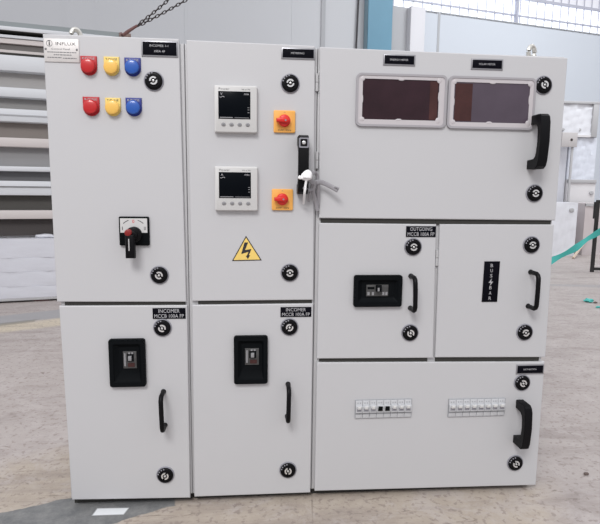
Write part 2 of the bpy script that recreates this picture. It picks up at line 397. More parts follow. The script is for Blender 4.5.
# ---- maker's plate
x0, z0, x1, z1 = rect(44, 39, 79.3, 62.3); b = MB()
b.box(x0+0.001, 0.0005, z0, x1, -0.0022, z1, 'steelplate', 0.0006)
w, h = x1-x0, z1-z0; y = -0.0025
b.ring(x0+w*.17, z0+h*.79, 0.0058, 0.0068, -0.002, y, 'greytext', 20)
b.box(x0+w*.17-0.0011, -0.002, z0+h*.70, x0+w*.17+0.0011, y-0.0002, z0+h*.84, 'darktext'); b.disc(x0+w*.17, z0+h*.89, 0.0015, -0.002, y-0.0002, 'darktext', 0, 10)
b.text('INFLUX', x0+w*.63, z0+h*.79, w*.56, h*.13, y, 'darktext')
b.text('Control Panel', x0+w*.48, z0+h*.56, w*.52, h*.07, y, 'greytext')
for zf, a_, c_ in ((.42, .10, .92), (.31, .28, .78), (.19, .10, .50), (.17, .54, .92)):
    q = a_
    while q < c_:
        l = random.uniform(.03, .09); b.box(x0+w*q, -0.002, z0+h*zf-0.0008, x0+w*min(q+l, c_), y-0.0001, z0+h*zf+0.0009, 'greytext'); q += l+.015
for xx in (.06, .94): b.disc(x0+w*xx, z0+h*.55, 0.0022, -0.002, -0.0038, 'greytext', 0.0008, 12)
b.build('maker_plate', panel, 'brushed metal plate engraved INFLUX')

# ---- indicator lights
def indicator(px0, py0, px1, py1, lens, pl, txt, lab):
    x0, z0, x1, z1 = rect(px0, py0, px1, py1); xc = (x0+x1)/2; w = (x1-x0)/2; r = w
    zb = z0+r
    P = [(x0, z1)]+[(xc-r*cos(pi*j/16), zb-r*sin(pi*j/16)) for j in range(17)]+[(x1, z1)]
    b = MB(); b.prism(P[::-1], 0.0005, -0.0035, pl, 0.001)
    b.ring(xc, zb+0.001, 0.0145, 0.0168, -0.003, -0.008, pl, 28)
    b.text(txt, xc, z1-0.0055, w*1.5, 0.0048, -0.0039, 'white' if pl != 'yellowp' else 'darktext')
    o = b.build('indicator_light', panel, lab)
    b = MB(); b.disc(xc, zb+0.001, 0.0156, -0.004, -0.012, lens, 0.0, 28); b.dome(xc, zb+0.001, 0.0156, -0.012, 0.0032, lens)
    b.build('lens', o)
for row, q in (('upper', [(81, 56.3, 97.3, 75.6), (104.2, 57, 119.6, 76), (124.8, 58, 141, 76.7)]), ('lower', [(83.3, 97, 99.8, 116.2), (105.6, 98, 121, 116.3), (126, 98, 142, 116.5)])):
    for (r_, k, p, t) in zip(q, ('red', 'yellow', 'blue'), ('redp', 'yellowp', 'bluep'), ('R-PHASE', 'Y-PHASE', 'B-PHASE')):
        indicator(*r_, k, p, t, '%s indicator light in the %s row' % (k, row))

# ---- changeover switch
x0, z0, x1, z1 = rect(119.8, 216.5, 149.6, 245.3); b = MB()
b.rr(x0, z0, x1, z1, 0.003, 0.0005, -0.008, 'blackmat', 0.002)
w, h = x1-x0, z1-z0
b.box(x0+0.0035, -0.007, z0+h*.45, x1-0.0035, -0.0088, z1-0.004, 'bezel')
b.text('I', x0+w*.12, z0+h*.60, 0.0015, 0.008, -0.0091, 'darktext'); b.text('0', x0+w*.49, z1-0.011, 0.005, 0.008, -0.0091, 'redk'); b.text('II', x0+w*.87, z0+h*.60, 0.004, 0.008, -0.0091, 'darktext')
xc = x0+w*.49; zc = z0+h*.42
for a0, a1 in ((1.9, 2.35), (0.8, 1.25)): b.ring(xc, zc, 0.0325, 0.034, -0.0085, -0.0092, 'darktext', 8, a0, a1)
sw = b.build('rotary_switch', panel)
p = on_y(131.5, 236.5, -0.02)
b = MB(); b.disc(p.x+0.004, p.z+0.004, 0.0185, -0.006, -0.022, 'black', 0.003, 32); b.disc(p.x+0.003, p.z+0.004, 0.012, -0.02, -0.030, 'black', 0.003, 28)
b.box(p.x-0.0115, -0.022, p.z-0.050, p.x+0.0095, -0.038, p.z+0.006, 'black', 0.003)
b.disc(p.x-0.004, p.z+0.010, 0.0080, -0.024, -0.0392, 'darkred', 0.002, 20)
b.box(p.x-0.0035, -0.037, p.z-0.032, p.x-0.0012, -0.0386, p.z-0.004, 'chrome')
b.build('switch_lever', sw)

# ---- meters
def meter(px0, py0, px1, py1, kind):
    x0, z0, x1, z1 = rect(px0, py0, px1, py1, -0.014); b = MB(); w, h = x1-x0, z1-z0
    b.rr(x0-0.001, z0-0.001, x1+0.001, z1+0.001, 0.003, 0.0005, -0.004, 'rimgrey' if False else 'bezel', 0.001)
    b.rr(x0, z0, x1, z1, 0.003, -0.004, -0.014, 'bezel', 0.0018)
    b.text('Power', x0+w*.23, z1-h*.075, w*.25, h*.045, -0.0144, 'greytext'); b.text('96 x 96', x0+w*.74, z1-h*.08, w*.2, h*.03, -0.0144, 'greytext')
    for j in range(0): pass
    o = b.build('panel_meter', panel, 'square white %s meter with black display' % kind)
    dx0, dz0, dx1, dz1 = x0+w*.095, z0+h*.285, x0+w*.845, z1-h*.125
    b = MB(); b.box(dx0, -0.012, dz0, dx1, -0.0148, dz1, 'screen', 0.0004); W, H = dx1-dx0, dz1-dz0; y = -0.0151
    b.text('V' if kind == 'upper' else 'A', dx0+W*.1, dz1-H*.1, W*.07, H*.09, y, 'white')
    b.tube([(dx0+W*(.04+.03*j), y, dz1-H*(.21+.02*sin(j*1.4))) for j in range(6)], 0.0006, 'white', 6)
    b.text('PM96', dx1-W*.12, dz1-H*.1, W*.15, H*.06, y, 'white')
    b.box(dx0+W*.04, -0.0145, dz0+H*.035, dx0+W*.45, y, dz0+H*.065, 'button'); b.box(dx0+W*.5, -0.0145, dz0+H*.035, dx1-W*.04, y, dz0+H*.06, 'greytext')
    for q in (.42, .34, .24): b.box(dx1-W*.09, -0.0145, dz0+H*q-0.0006, dx1-W*.03, y, dz0+H*q+0.0006, 'button')
    b.build('display', o)
    for j in range(4):
        b = MB(); b.disc(x0+w*(.21+.19*j), z0+h*.165, 0.0050, -0.012, -0.0162, 'button', 0.0012, 18, 0.0042)
        b.poly3([(x0+w*(.21+.19*j)+0.002*cos(a+j), -0.0164, z0+h*.165+0.002*sin(a+j)) for a in (0, 2.1, 4.2)], 'greytext')
        b.build('button', o)
meter(214.3, 85.5, 257, 132.3, 'upper'); meter(214.9, 166.7, 257.5, 210.6, 'lower')

# ---- orange rotary isolators
def isolator(px0, py0, px1, py1, lab):
    x0, z0, x1, z1 = rect(px0, py0, px1, py1, -0.006); b = MB(); w, h = x1-x0, z1-z0; xc, zc = (x0+x1)/2, (z0+z1)/2
    b.rr(x0, z0, x1, z1, 0.003, 0.0005, -0.006, 'orange', 0.0012)
    b.text('O', xc, z1-0.0055, 0.004, 0.004, -0.0064, 'greytext')
    b.text('OFF  ON', xc, z0+0.0055, w*.6, 0.0038, -0.0064, 'darktext')
    b.disc(xc+0.001, zc+0.002, 0.0175, -0.0055, -0.0068, 'orange', 0, 28)
    o = b.build('rotary_isolator', panel, lab)
    b = MB(); kx, kz = xc-0.0005, zc+0.001
    b.disc(kx, kz, 0.0142, -0.006, -0.017, 'redk', 0.003, 26)
    b.prism([(kx-0.0195, kz-0.0035), (kx+0.006, kz-0.006), (kx+0.011, kz), (kx+0.006, kz+0.007), (kx-0.0195, kz+0.0045)], -0.012, -0.024, 'redk', 0.002)
    b.disc(kx+0.002, kz, 0.0022, -0.022, -0.0248, 'labelrim', 0, 10)
    b.build('knob', o)
isolator(273.7, 110.3, 295.3, 132.6, 'upper yellow isolator with red knob'); isolator(271.8, 189, 293, 210.3, 'lower yellow isolator with red knob')

# ---- warning triangle
A, B_, C_ = on_y(246, 235.8), on_y(261.8, 260.3), on_y(232, 261); b = MB()
b.prism([(C_.x, C_.z), (B_.x, B_.z), (A.x, A.z)], 0.0003, -0.0008, 'darktext')
g = Vector(((A.x+B_.x+C_.x)/3, 0, (A.z+B_.z+C_.z)/3)); s_ = 0.89
b.prism([(g.x+(p.x-g.x)*s_, g.z+(p.z-g.z)*s_) for p in (C_, B_, A)], -0.0005, -0.0012, 'warn')
sx = (B_.x-C_.x); ox, oz = C_.x, C_.z; sz = A.z-C_.z
def tp(u, v): return (ox+sx*u, -0.0016, oz+sz*v)
# crop frame: u,v fractions of the triangle box
b.poly3([tp(.42, .74), tp(.54, .74), tp(.44, .44), tp(.31, .28)], 'darktext')
b.poly3([tp(.31, .28), tp(.44, .44), tp(.65, .48), tp(.585, .38)], 'darktext')
b.poly3([tp(.65, .48), tp(.555, .20), tp(.50, .22), tp(.55, .36)], 'darktext')
b.poly3([tp(.46, .21), tp(.61, .24), tp(.53, .08)], 'darktext')
b.build('warning_sticker', panel, 'yellow high voltage triangle sticker')

# ---- moulded breaker windows
def breaker_window(fr, inner, br, lab, horizontal=False):
    x0, z0, x1, z1 = rect(*fr, -0.008); b = MB()
    O = rrp(x0, z0, x1, z1, 0.006, 4); ix0, iz0, ix1, iz1 = rect(*inner, -0.004); I = rrp(ix0, iz0, ix1, iz1, 0.003, 4)
    b.frame(O, rrp(x0+0.002, z0+0.002, x1-0.002, z1-0.002, 0.005, 4), 0.0005, -0.010, 'blackmat')
    # sloping funnel between the rim and the opening
    i = b.mi('blackmat'); R1 = rrp(x0+0.002, z0+0.002, x1-0.002, z1-0.002, 0.005, 4); L = []
    for P, y in ((R1, -0.010), (rrp(x0+0.010, z0+0.012, x1-0.010, z1-0.012, 0.004, 4), -0.010), (rrp(x0+0.012, z0+0.014, x1-0.012, z1-0.014, 0.004, 4), -0.007), (I, -0.0006)): L.append([b.bm.verts.new((p[0], y-0.0004, p[1])) for p in P])
    for a, c in zip(L, L[1:]):
        for j in range(len(a)): b.bm.faces.new((a[j], a[(j+1) % len(a)], c[(j+1) % len(a)], c[j])).material_index = i
    b.bm.faces.new(L[-1]).material_index = i
    o = b.build('breaker_window', panel, lab, smooth=25)
    a0, c0, a1, c1 = rect(*br, 0.0); b = MB(); w, h = a1-a0, c1-c0
    b.box(a0, -0.0008, c0, a1, -0.004, c1, 'breaker', 0.001)
    if horizontal:
        b.box(a0+w*.42, -0.003, c0+h*.45, a0+w*.66, -0.014, c1-h*.02, 'blackmat', 0.001); b.box(a0+w*.47, -0.01, c0+h*.5, a0+w*.55, -0.0145, c0+h*.8, 'button')
        for q in (.05, .25, .72, .86): b.box(a0+w*q, -0.003, c0+h*.1, a0+w*(q+.1), -0.0046, c0+h*.38, 'button')
        b.box(a0+w*.05, -0.003, c0+h*.62, a0+w*.36, -0.0046, c0+h*.82, 'blackmat')
    else:
        b.box(a0+w*.3, -0.003, c0+h*.42, a0+w*.8, -0.0048, c1-h*.12, 'blackmat')
        b.box(a0+w*.42, -0.004, c0+h*.5, a0+w*.66, -0.012, c1-h*.25, 'button', 0.001)
        b.box(a0+w*.35, -0.003, c0+h*.1, a0+w*.85, -0.0048, c0+h*.33, 'redbrown'); b.box(a0+w*.08, -0.003, c0+h*.15, a0+w*.2, -0.0048, c1-h*.1, 'button')
        for q in (.40, .62): b.box(a0+w*q, -0.003, c0+h*.86, a0+w*(q+.14), -0.005, c0+h*.95, 'button')
    b.build('breaker', o)
breaker_window((109.2, 339.2, 145.4, 386.8), (119, 347, 139, 374), (123.5, 351, 137, 368), 'tall black breaker window on lower left door')
breaker_window((233.9, 336, 267.7, 383.8), (241.5, 343.5, 262, 371), (245, 348, 259, 364.5), 'tall black breaker window on lower middle door')
breaker_window((353.9, 275.3, 402, 306.8), (362, 281, 394, 298), (366, 284.5, 388, 296), 'wide black breaker window on outgoing door', True)

# ---- tinted windows
def window(fr, pane, lab, k, patches):
    x0, z0, x1, z1 = rect(*fr, -0.004); ix0, iz0, ix1, iz1 = rect(*pane, -0.003); b = MB()
    b.frame(rrp(x0, z0, x1, z1, 0.012), rrp(x0+0.005, z0+0.005, x1-0.005, z1-0.005, 0.009), 0.0005, -0.006, 'gask2')
    b.frame(rrp(x0+0.005, z0+0.005, x1-0.005, z1-0.005, 0.009), rrp(ix0, iz0, ix1, iz1, 0.003), 0.0005, -0.0045, 'winframe')
    o = b.build('viewing_window', panel, lab)
    b = MB(); b.rr(ix0-0.003, iz0-0.003, ix1+0.003, iz1+0.003, 0.003, 0.0005, -0.003, k)
    w, h = ix1-ix0, iz1-iz0
    for (u0, v0, u1, v1, kk) in patches: b.box(ix0+w*u0, -0.0028, iz0+h*v0, ix0+w*u1, -0.0034, iz0+h*v1, kk)  # strips on the pane paint a brownish reflection
    b.build('pane', o)
    for u, v, a_, c_ in ((.5, 1, .05, .03), (.48, 0, .05, .03), (0, 1, .035, .06), (1, 1, .04, .07), (0, 0, .04, .06), (1, 0, .04, .08), (0, .5, .012, .1), (1, .6, .012, .12)):
        b = MB(); b.disc(ix0+w*u, iz0+h*v, w*a_*0.8, -0.0028, -0.0048, 'winframe', 0.0006, 12, h*c_); b.build('clip', o)
window((356, 74, 446.3, 127), (362.3, 79.6, 438.6, 120), 'left maroon window on the wide door', 'tint', ((.88, .02, .985, .98, 'redbrown'),))
window((447.7, 77, 534.8, 129.2), (453.6, 83, 529, 122.8), 'right tinted window on the wide door, paler with a painted reflection', 'tint_reflect', ((.015, .03, .24, .97, 'redbrown'),))

# ---- breaker rows
def mcb_row(fr, n, dark, lab):
    x0, z0, x1, z1 = rect(*fr, -0.006); w, h = x1-x0, z1-z0; b = MB()
    b.frame([(x0-0.001, z0-0.001), (x1+0.001, z0-0.001), (x1+0.001, z1+0.001), (x0-0.001, z1+0.001)], [(x0+0.002, z0+0.002), (x1-0.002, z0+0.002), (x1-0.002, z1-0.002), (x0+0.002, z1-0.002)], 0.0005, -0.003, 'mcbdark')
    o = b.build('breaker_row', panel, lab)
    for j in range(n):
        a, c = x0+w*j/n+0.0005, x0+w*(j+1)/n-0.0005; b = MB()
        b.box(a, 0.0005, z0, c, -0.004, z1, 'mcbgrey', 0.0005)
        dk = j in dark
        b.box(a, -0.003, z0+h*.34, c, -0.009, z0+h*.72, 'mcbgrey', 0.0006)
        b.box(a+0.002, -0.008, z0+h*.42, c-0.003, -0.0095, z0+h*.60, 'breaker' if dk else 'rimgrey')
        if dk: b.box(a+0.003, -0.009, z0+h*.5, c-0.004, -0.013, z0+h*.7, 'blackmat')
        else: b.box(a+0.004, -0.009, z0+h*.57, c-0.005, -0.014, z0+h*.73, 'bezel', 0.001)
        b.box(a, -0.003, z0+h*.22, c, -0.0045, z0+h*.29, 'mcbdark')
        for u in (.25, .6): b.box(a+(c-a)*u, -0.003, z0+h*.84, a+(c-a)*(u+.12), -0.0048, z0+h*.9, 'mcbdark')
        b.build('breaker', o)
mcb_row((355.7, 400.5, 411.6, 418), 8, (3, 4), 'left row of small breakers')
mcb_row((449.2, 399.6, 505, 416.4), 8, (), 'right row of small breakers')

# ---- lifting eyes on the roof
for (px, py, rz) in ((75.8, 33, 0.5), (531.2, 57, 0.35)):
    y = 0.05; p = on_y(px, py, y); zt = 1.146; b = MB()
    b.disc(0, 0, 0.012, 0, -0.006, 'zinc', 0.001, 18, None)
    for v in b.bm.verts: v.co = Vector((p.x+v.co.x, y+v.co.z, zt-v.co.y))
    ring = []
    rr_ = 0.0105
    for j in range(24):
        a = 2*pi*j/24; ring.append((p.x+rr_*cos(a)*cos(rz), y+rr_*cos(a)*sin(rz), zt+0.0185+0.0150*sin(a)))
    b.tube(ring, 0.0055, 'zinc', 10, closed=True)
    b.build('lifting_eye', panel)

# ================================================================== plastic strips tied on the middle handle
ties = empty('plastic_strip', (0, 0, 0)); 
pA = on_y(306, 176, -0.05)
ties.location = pA; ties['_w'] = list(pA)
tag(ties, 'white and grey plastic strips knotted around the black handle of upper middle door', 'plastic strip')
def strip(pts, r, k, flat=0.35, name='strand', lab=None):
    P = [on_y(px, py, y) for px, py, y in pts]; Q = []
    for j in range(len(P)-1):     # smooth
        a, c = P[j], P[j+1]; p0 = P[max(j-1, 0)]; p3 = P[min(j+2, len(P)-1)]
        for t in (0, .25, .5, .75):
            Q.append(0.5*((2*a)+(-p0+c)*t+(2*p0-5*a+4*c-p3)*t*t+(-p0+3*a-3*c+p3)*t**3))
    Q.append(P[-1]); b = MB(); b.tube(Q, r, k, 8, flat, up_=Vector((0, 1, 0.05))); return b.build(name, ties, lab)
strip([(298.8, 177, -.052), (301.5, 177.5, -.056), (304, 174, -.058), (308, 171.5, -.06), (310.5, 174.5, -.06), (309.5, 178, -.056), (304.5, 178.5, -.058), (301, 176, -.056)], 0.0042, 'tiewhite', 0.7, lab='white knotted strand')
b = MB(); p = on_y(307, 175, -.06); b.prism([(p.x-.010, p.z-.007), (p.x+.009, p.z-.008), (p.x+.010, p.z+.002), (p.x+.002, p.z+.011), (p.x-.008, p.z+.004)], -0.053, -0.066, 'tiewhite', 0.002); b.build('knot', ties, 'white knot')
strip([(306.8, 178, -.058), (305.5, 185, -.055), (304.5, 194, -.05), (303.6, 204, -.012)], 0.0028, 'tiewhite', 0.5, lab='white hanging tail')
strip([(308, 178, -.05), (313, 183, -.03), (320, 182, -.02), (328, 185, -.022), (338, 190.5, -.03)], 0.0056, 'tiegrey', 0.45)
strip([(311, 174, -.045), (316, 173, -.02), (317.5, 181, -.015), (314, 188, -.02), (309, 190, -.03), (304, 187.5, -.055)], 0.0040, 'tiegrey', 0.5)
strip([(315, 181, -.03), (313.5, 192, -.02), (315.5, 200, -.012), (317.5, 211, -.008)], 0.0045, 'tiegrey', 0.4)
strip([(312, 184, -.03), (310, 193, -.02), (308.6, 202, -.01)], 0.0030, 'tiegrey', 0.4)
strip([(318, 183, -.02), (318.2, 195, -.010), (317.8, 206, -.006)], 0.0040, 'tiegrey', 0.4)
strip([(334, 188, -.028), (336.5, 187.5, -.034), (339, 188.5, -.04)], 0.0022, 'tiegrey', 0.4)

# ================================================================== FLOOR
def floor_mat():
    mt = bpy.data.materials.new('worn concrete floor'); mt.use_nodes = True; nt = mt.node_tree; N = nt.nodes; L = nt.links
    bs = N['Principled BSDF']; bs.inputs['Roughness'].default_value = 0.62; bs.inputs['Specular IOR Level'].default_value = 0.35
    tc = N.new('ShaderNodeTexCoord'); co = tc.outputs['Object']
    def noise(scale, detail=6, rough=.55, dist=0.0, vec=None):
        n = N.new('ShaderNodeTexNoise'); n.inputs['Scale'].default_value = scale; n.inputs['Detail'].default_value = detail; n.inputs['Roughness'].default_value = rough; n.inputs['Distortion'].default_value = dist
        L.new(vec or co, n.inputs['Vector']); return n.outputs['Fac']
    def ramp(v, a, b_):
        m_ = N.new('ShaderNodeMapRange'); m_.inputs['From Min'].default_value = a; m_.inputs['From Max'].default_value = b_; L.new(v, m_.inputs['Value']); return m_.outputs['Result']
    def mix(f, c1, c2):
        m_ = N.new('ShaderNodeMixRGB')
        L.new(f, m_.inputs['Fac'])
        for s_, c in (('Color1', c1), ('Color2', c2)):
            if isinstance(c, tuple): m_.inputs[s_].default_value = (*c, 1)
            else: L.new(c, m_.inputs[s_])
        return m_.outputs['Color']
    def math_(op, a, b_=None):
        m_ = N.new('ShaderNodeMath'); m_.operation = op
        for i, v in enumerate((a, b_)):
            if v is None: continue
            if isinstance(v, (int, float)): m_.inputs[i].default_value = v
            else: L.new(v, m_.inputs[i])
        return m_.outputs[0]
    sep = N.new('ShaderNodeSeparateXYZ'); L.new(co, sep.inputs[0])
    edge = math_('MULTIPLY', math_('SUBTRACT', noise(14, 6), 0.5), 0.035)
    edge2 = math_('MULTIPLY', math_('SUBTRACT', noise(5, 8, .7), 0.5), 0.16)
    def poly(pts, e, soft=0.004):
        """mask of a convex outline given by floor points"""
        P = [on_floor(*p) if len(p) == 2 else Vector((p[0], p[1], 0)) for p in pts]
        c = sum(P, Vector())/len(P); out = None
        for a, b_ in zip(P, P[1:]+P[:1]):
            d = (b_-a).normalized(); n = Vector((-d.y, d.x, 0))
            if n.dot(c-a) < 0: n = -n
            v = math_('ADD', math_('ADD', math_('MULTIPLY', sep.outputs['X'], n.x), math_('MULTIPLY', sep.outputs['Y'], n.y)), -n.dot(a))
            out = v if out is None else math_('MINIMUM', out, v)
        if e is not None: out = math_('ADD', out, e)
        return ramp(out, 0, soft)
    base = mix(ramp(noise(1.6, 8, .65), .35, .7), (0.335, 0.292, 0.275), (0.40, 0.36, 0.342))
    base = mix(ramp(noise(30, 8, .75), .3, .75), base, (0.41, 0.375, 0.362))
    # beige stripe of bare cement in front of the panel, and on the near left
    be = mix(ramp(noise(22, 8, .7), .3, .7), (0.36, 0.307, 0.258), (0.435, 0.382, 0.325))
    base = mix(poly([(60, 440), (560, 478), (620, 640), (-60, 640), (-40, 470)], edge2, 0.10), base, be)
    base = mix(poly([(-200, 346), (100, 313), (100, 322), (-200, 358)], edge, 0.05), base, (0.50, 0.44, 0.35))
    # pale trodden dust streaks
    mp = N.new('ShaderNodeMapping'); mp.inputs['Scale'].default_value = (0.8, 3.5, 1); mp.inputs['Rotation'].default_value = (0, 0, 0.2); L.new(co, mp.inputs['Vector'])
    base = mix(math_('MULTIPLY', ramp(noise(2.6, 11, .74, 1.0, mp.outputs['Vector']), .48, .62), .5), base, (0.225, 0.19, 0.178))
    base = mix(math_('MULTIPLY', ramp(noise(11, 8, .66, 1.0, mp.outputs['Vector']), .63, .66), .6), base, (0.15, 0.115, 0.10))
    base = mix(math_('MULTIPLY', ramp(noise(5, 10, .75, 1.2), .50, .60), .35), base, (0.48, 0.44, 0.43))
    base = mix(math_('MULTIPLY', ramp(noise(60, 6, .6), .55, .62), .6), base, (0.22, 0.18, 0.165))
    # painted grey lines
    gr = mix(ramp(noise(26, 8, .75), .35, .75), (0.125, 0.13, 0.135), (0.25, 0.25, 0.245))
    base = mix(poly([(0, 512.5), (74, 497), (174, 486), (176, 506), (112, 524), (-60, 566), (-160, 560)], edge), base, gr)
    base = mix(math_('MULTIPLY', poly([(-200, 337), (100, 305), (100, 313.5), (-200, 347)], edge, .02), .85), base, (0.30, 0.30, 0.31))
    base = mix(math_('MULTIPLY', poly([(-200, 344), (40, 318.5), (36, 322), (-200, 351)], edge, .02), .6), base, (0.17, 0.16, 0.13))  # dark green-brown wedge below the far grey line
    base = mix(math_('MULTIPLY', poly([(540, 283.5), (600, 284.5), (760, 287), (760, 292), (600, 288), (540, 286)], edge, .05), .6), base, (0.28, 0.28, 0.29))
    base = mix(poly([(97, 508), (130, 507.4), (124, 514.8), (91, 516)], None), base, (0.70, 0.72, 0.74))
    # joint in the slab
    a, c = on_floor(311, 496), on_floor(313.5, 560)
    base = mix(math_('MULTIPLY', poly([(311, 490), (312.6, 490), (314.6, 560), (312.2, 560)], math_('MULTIPLY', edge, .25), .003), .6), base, (0.17, 0.14, 0.12))
    for q in (((231.5, 504.5), (238, 505.5), (234, 509)), ((22, 474), (29, 474.5), (27, 476.5)), ((24, 482), (30, 483), (27, 485)), ((39, 372), (45, 372), (44, 375))):
        base = mix(math_('MULTIPLY', poly(list(q), math_('MULTIPLY', edge, .3), .004), .6), base, (0.14, 0.10, 0.09))
    L.new(base, bs.inputs['Base Color'])
    bp = N.new('ShaderNodeBump'); bp.inputs['Strength'].default_value = 0.35; bp.inputs['Distance'].default_value = 0.004
    L.new(noise(45, 8, .7), bp.inputs['Height']); L.new(bp.outputs['Normal'], bs.inputs['Normal'])
    return mt
M['floor'] = floor_mat()
me = bpy.data.meshes.new('floor'); me.from_pydata([(-9, -5, 0), (14, -5, 0), (14, 12, 0), (-9, 12, 0), (-9, -5, -.1), (14, -5, -.1), (14, 12, -.1), (-9, 12, -.1)], [], [(0, 1, 2, 3), (7, 6, 5, 4), (0, 4, 5, 1), (1, 5, 6, 2), (2, 6, 7, 3), (3, 7, 4, 0)])
me.materials.append(M['floor']); fl = bpy.data.objects.new('floor', me); col.objects.link(fl); fl['kind'] = 'structure'

# ================================================================== WALL (runs obliquely behind everything)
WA = R(13.5); wd = Vector((cos(WA), sin(WA), 0)); wn = Vector((sin(WA), -cos(WA), 0))     # wn faces the camera
W0 = Vector((0, 6.4, 0))
def wu(px, py, off=0.0):                       # (along, height) on the wall face
    p = on_plane(px, py, W0+wn*off, wn); return ((p-W0).dot(wd), p.z)
WM = Matrix.Translation(W0) @ Matrix.Rotation(WA, 4, 'Z')      # local x along, y away from camera, z up
def wall_build(b, name, **k):
    o = b.build(name); 
    c = Vector(o['_w']); o.matrix_world = WM @ Matrix.Translation(c)
    for q, v in k.items(): o[q] = v
    return o
H = 6.0
uL = -7.5; uc = wu(392, 20)[0]; uR = 9.5
zl = (wu(411, 9)[1]+wu(470, 17)[1]+wu(600, 34.5)[1])/3
b = MB(); b.box(uL, 0, 0, uc, 0.15, H, 'wallgrey')
for px in (64, 97, 186, 293): 
    u = wu(px, 15)[0]; b.box(u-0.02, -0.003, 0, u+0.02, 0.01, H, 'wallgrey')
u = wu(323, 15)[0]; b.box(u-0.03, -0.02, 0, u+0.03, 0.01, H, 'wallseam')
wall_build(b, 'wall_left', kind='structure')
b = MB(); b.box(uc, 0.0, 0, uR, 0.15, zl, 'wallblue')
u = wu(438.5, 30)[0]; b.box(u-0.02, -0.006, 0, u+0.02, 0.01, zl, 'wallseam')
uq = wu(412, 30)[0]; b.box(uc-0.3, -0.004, 0, uq, 0.01, zl, 'wallmid')
wall_build(b, 'wall_back', kind='structure')
zt_ = zl+2.4
b = MB(); b.box(uc, 0, zt_, uR, 0.15, H, 'wallblue'); wall_build(b, 'wall_right', kind='structure')
# window band with bars
b = MB(); step = (wu(508.6, 10)[0]-wu(500, 10)[0])
u = uc+0.05
while u < uR-0.1:
    b.box(u-0.006, 0.06, zl, u+0.006, 0.072, zt_, 'mesh'); u += step
r1 = (wu(470, 7)[1]+wu(600, 26)[1])/2; r2 = (wu(545, 0)[1]+wu(600, 9)[1])/2
for zz, hh in ((r1, .011), (r2, .02), (r2+(r2-r1), .014), (r2+2*(r2-r1), .014), (r2+3*(r2-r1), .014)): b.box(uc, 0.05, zz-hh, uR, 0.08, zz+hh, 'mesh')
u = wu(519, 10)[0]; b.box(u-0.018, 0.02, zl, u+0.018, 0.09, zt_, 'mesh')
b.box(uc, 0.10, zl, uR, 0.11, r2, 'glaze'); b.box(uc, 0.10, r2+0.001, uR, 0.11, zt_, 'sheet')
b.box(uc, 0.0, zl-0.02, uR, 0.15, zl+0.012, 'wallseam')
wall_build(b, 'window_1', kind='structure')
# white cladding post and blue steel column
a, c = wu(410.5, 30, .12)[0], wu(425, 30, .12)[0]
b = MB(); b.box(a, -0.12, 0, a+(c-a)*1.0, 0, zl, 'cabflat', 0.004); wall_build(b, 'trim_2', kind='structure')
a, c = wu(368, 30, .15)[0], wu(392, 30, .15)[0]; w = c-a
b = MB(); b.box(a, -0.15, 0, c, -0.135, H, 'bluecol'); b.box(a+w*.46, -0.136, 0, a+w*.54, -0.02, H, 'bluecol2'); b.box(a, -0.02, 0, c, -0.004, H, 'bluecol')
b.box(a-w*.02, -0.13, 0, a+w*.02, -0.02, H, 'bluecol2')
wall_build(b, 'trim_1', kind='structure')
cb = MB(); u0, z0_ = wu(358.5, 0, .03); u1, z1_ = wu(356.3, 45, .03)
cb.tube([(u0+0.03, -0.03, 4.6), (u0, -0.03, z0_), (u1, -0.03, z1_), (u1-0.02, -0.03, 0.5), (u1-.02, -0.03, 0.02)], 0.014, 'cable', 8, up_=Vector((0, 1, 0)))
o = wall_build(cb, 'cable'); tag(o, 'thin dark cable hanging down the grey wall left of the blue column', 'cable')

# ================================================================== STORAGE RACK on the left
RA = R(13.2); rd = Vector((cos(RA), sin(RA), 0)); rn = Vector((sin(RA), -cos(RA), 0)); P0 = on_floor(0, 303)
RM = Matrix.Translation(P0) @ Matrix.Rotation(RA, 4, 'Z')
def ru(px, py, off=0.0):
    p = on_plane(px, py, P0+rn*off, rn); return ((p-P0).dot(rd), p.z)
def rz(py, off=0.0): return ru(22, py, off)[1]
rack = empty('storage_rack', P0); rack.rotation_euler = (0, 0, RA)
tag(rack, 'long pale steel storage rack with stacked narrow shelves behind left side of switchboard', 'rack')
rack['_w'] = [0, 0, 0]
r0, r1_ = -1.3, ru(128, 34)[0]
DP = 0.6
def rbuild(b, name, top=False, **k):
    if top:
        o = b.build(name, smooth=15); c = Vector(o['_w']); o.matrix_world = RM @ Matrix.Translation(c)
        for q, v in k.items(): o[q] = v
        return o
    return b.build(name, rack, k.get('label'))
def shelf(ya, yb, k, lips=()):
    z1, z0 = rz(ya), rz(yb); b = MB(); b.box(r0, 0.0, z0, r1_, DP, z1, k, 0.003)
    for (q, kk) in lips: zz = rz(q); b.box(r0, -0.006, zz-0.004, r1_, 0.002, zz+0.004, kk)
    rbuild(b, 'shelf')
for ya, yb, k, lips in ((56, 71.5, 'rackwhite', ()), (88, 97.5, 'rackwhite', ()), (109.3, 122, 'rackwhite', ((115.5, 'wallseam'),)), (138, 147, 'rackpink', ()),
                        (166.5, 171.3, 'rackwhite', ()), (181, 195.3, 'rackwhite', ((186.8, 'rackgrey'),)), (210.5, 219, 'rackpink', ())):
    shelf(ya, yb, k, lips)
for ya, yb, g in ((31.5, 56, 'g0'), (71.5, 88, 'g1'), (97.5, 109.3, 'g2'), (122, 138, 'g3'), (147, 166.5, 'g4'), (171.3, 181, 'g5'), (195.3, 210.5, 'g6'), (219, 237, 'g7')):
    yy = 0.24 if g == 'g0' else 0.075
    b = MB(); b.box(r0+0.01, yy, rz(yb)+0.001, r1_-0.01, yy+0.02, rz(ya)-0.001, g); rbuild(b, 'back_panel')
for u in (r0, r1_-0.03):
    for v in (DP*0.6, DP-0.03):
        b = MB(); b.box(u, v, 0.0, u+0.03, v+0.03, rz(34), 'rackwhite'); rbuild(b, 'upright')
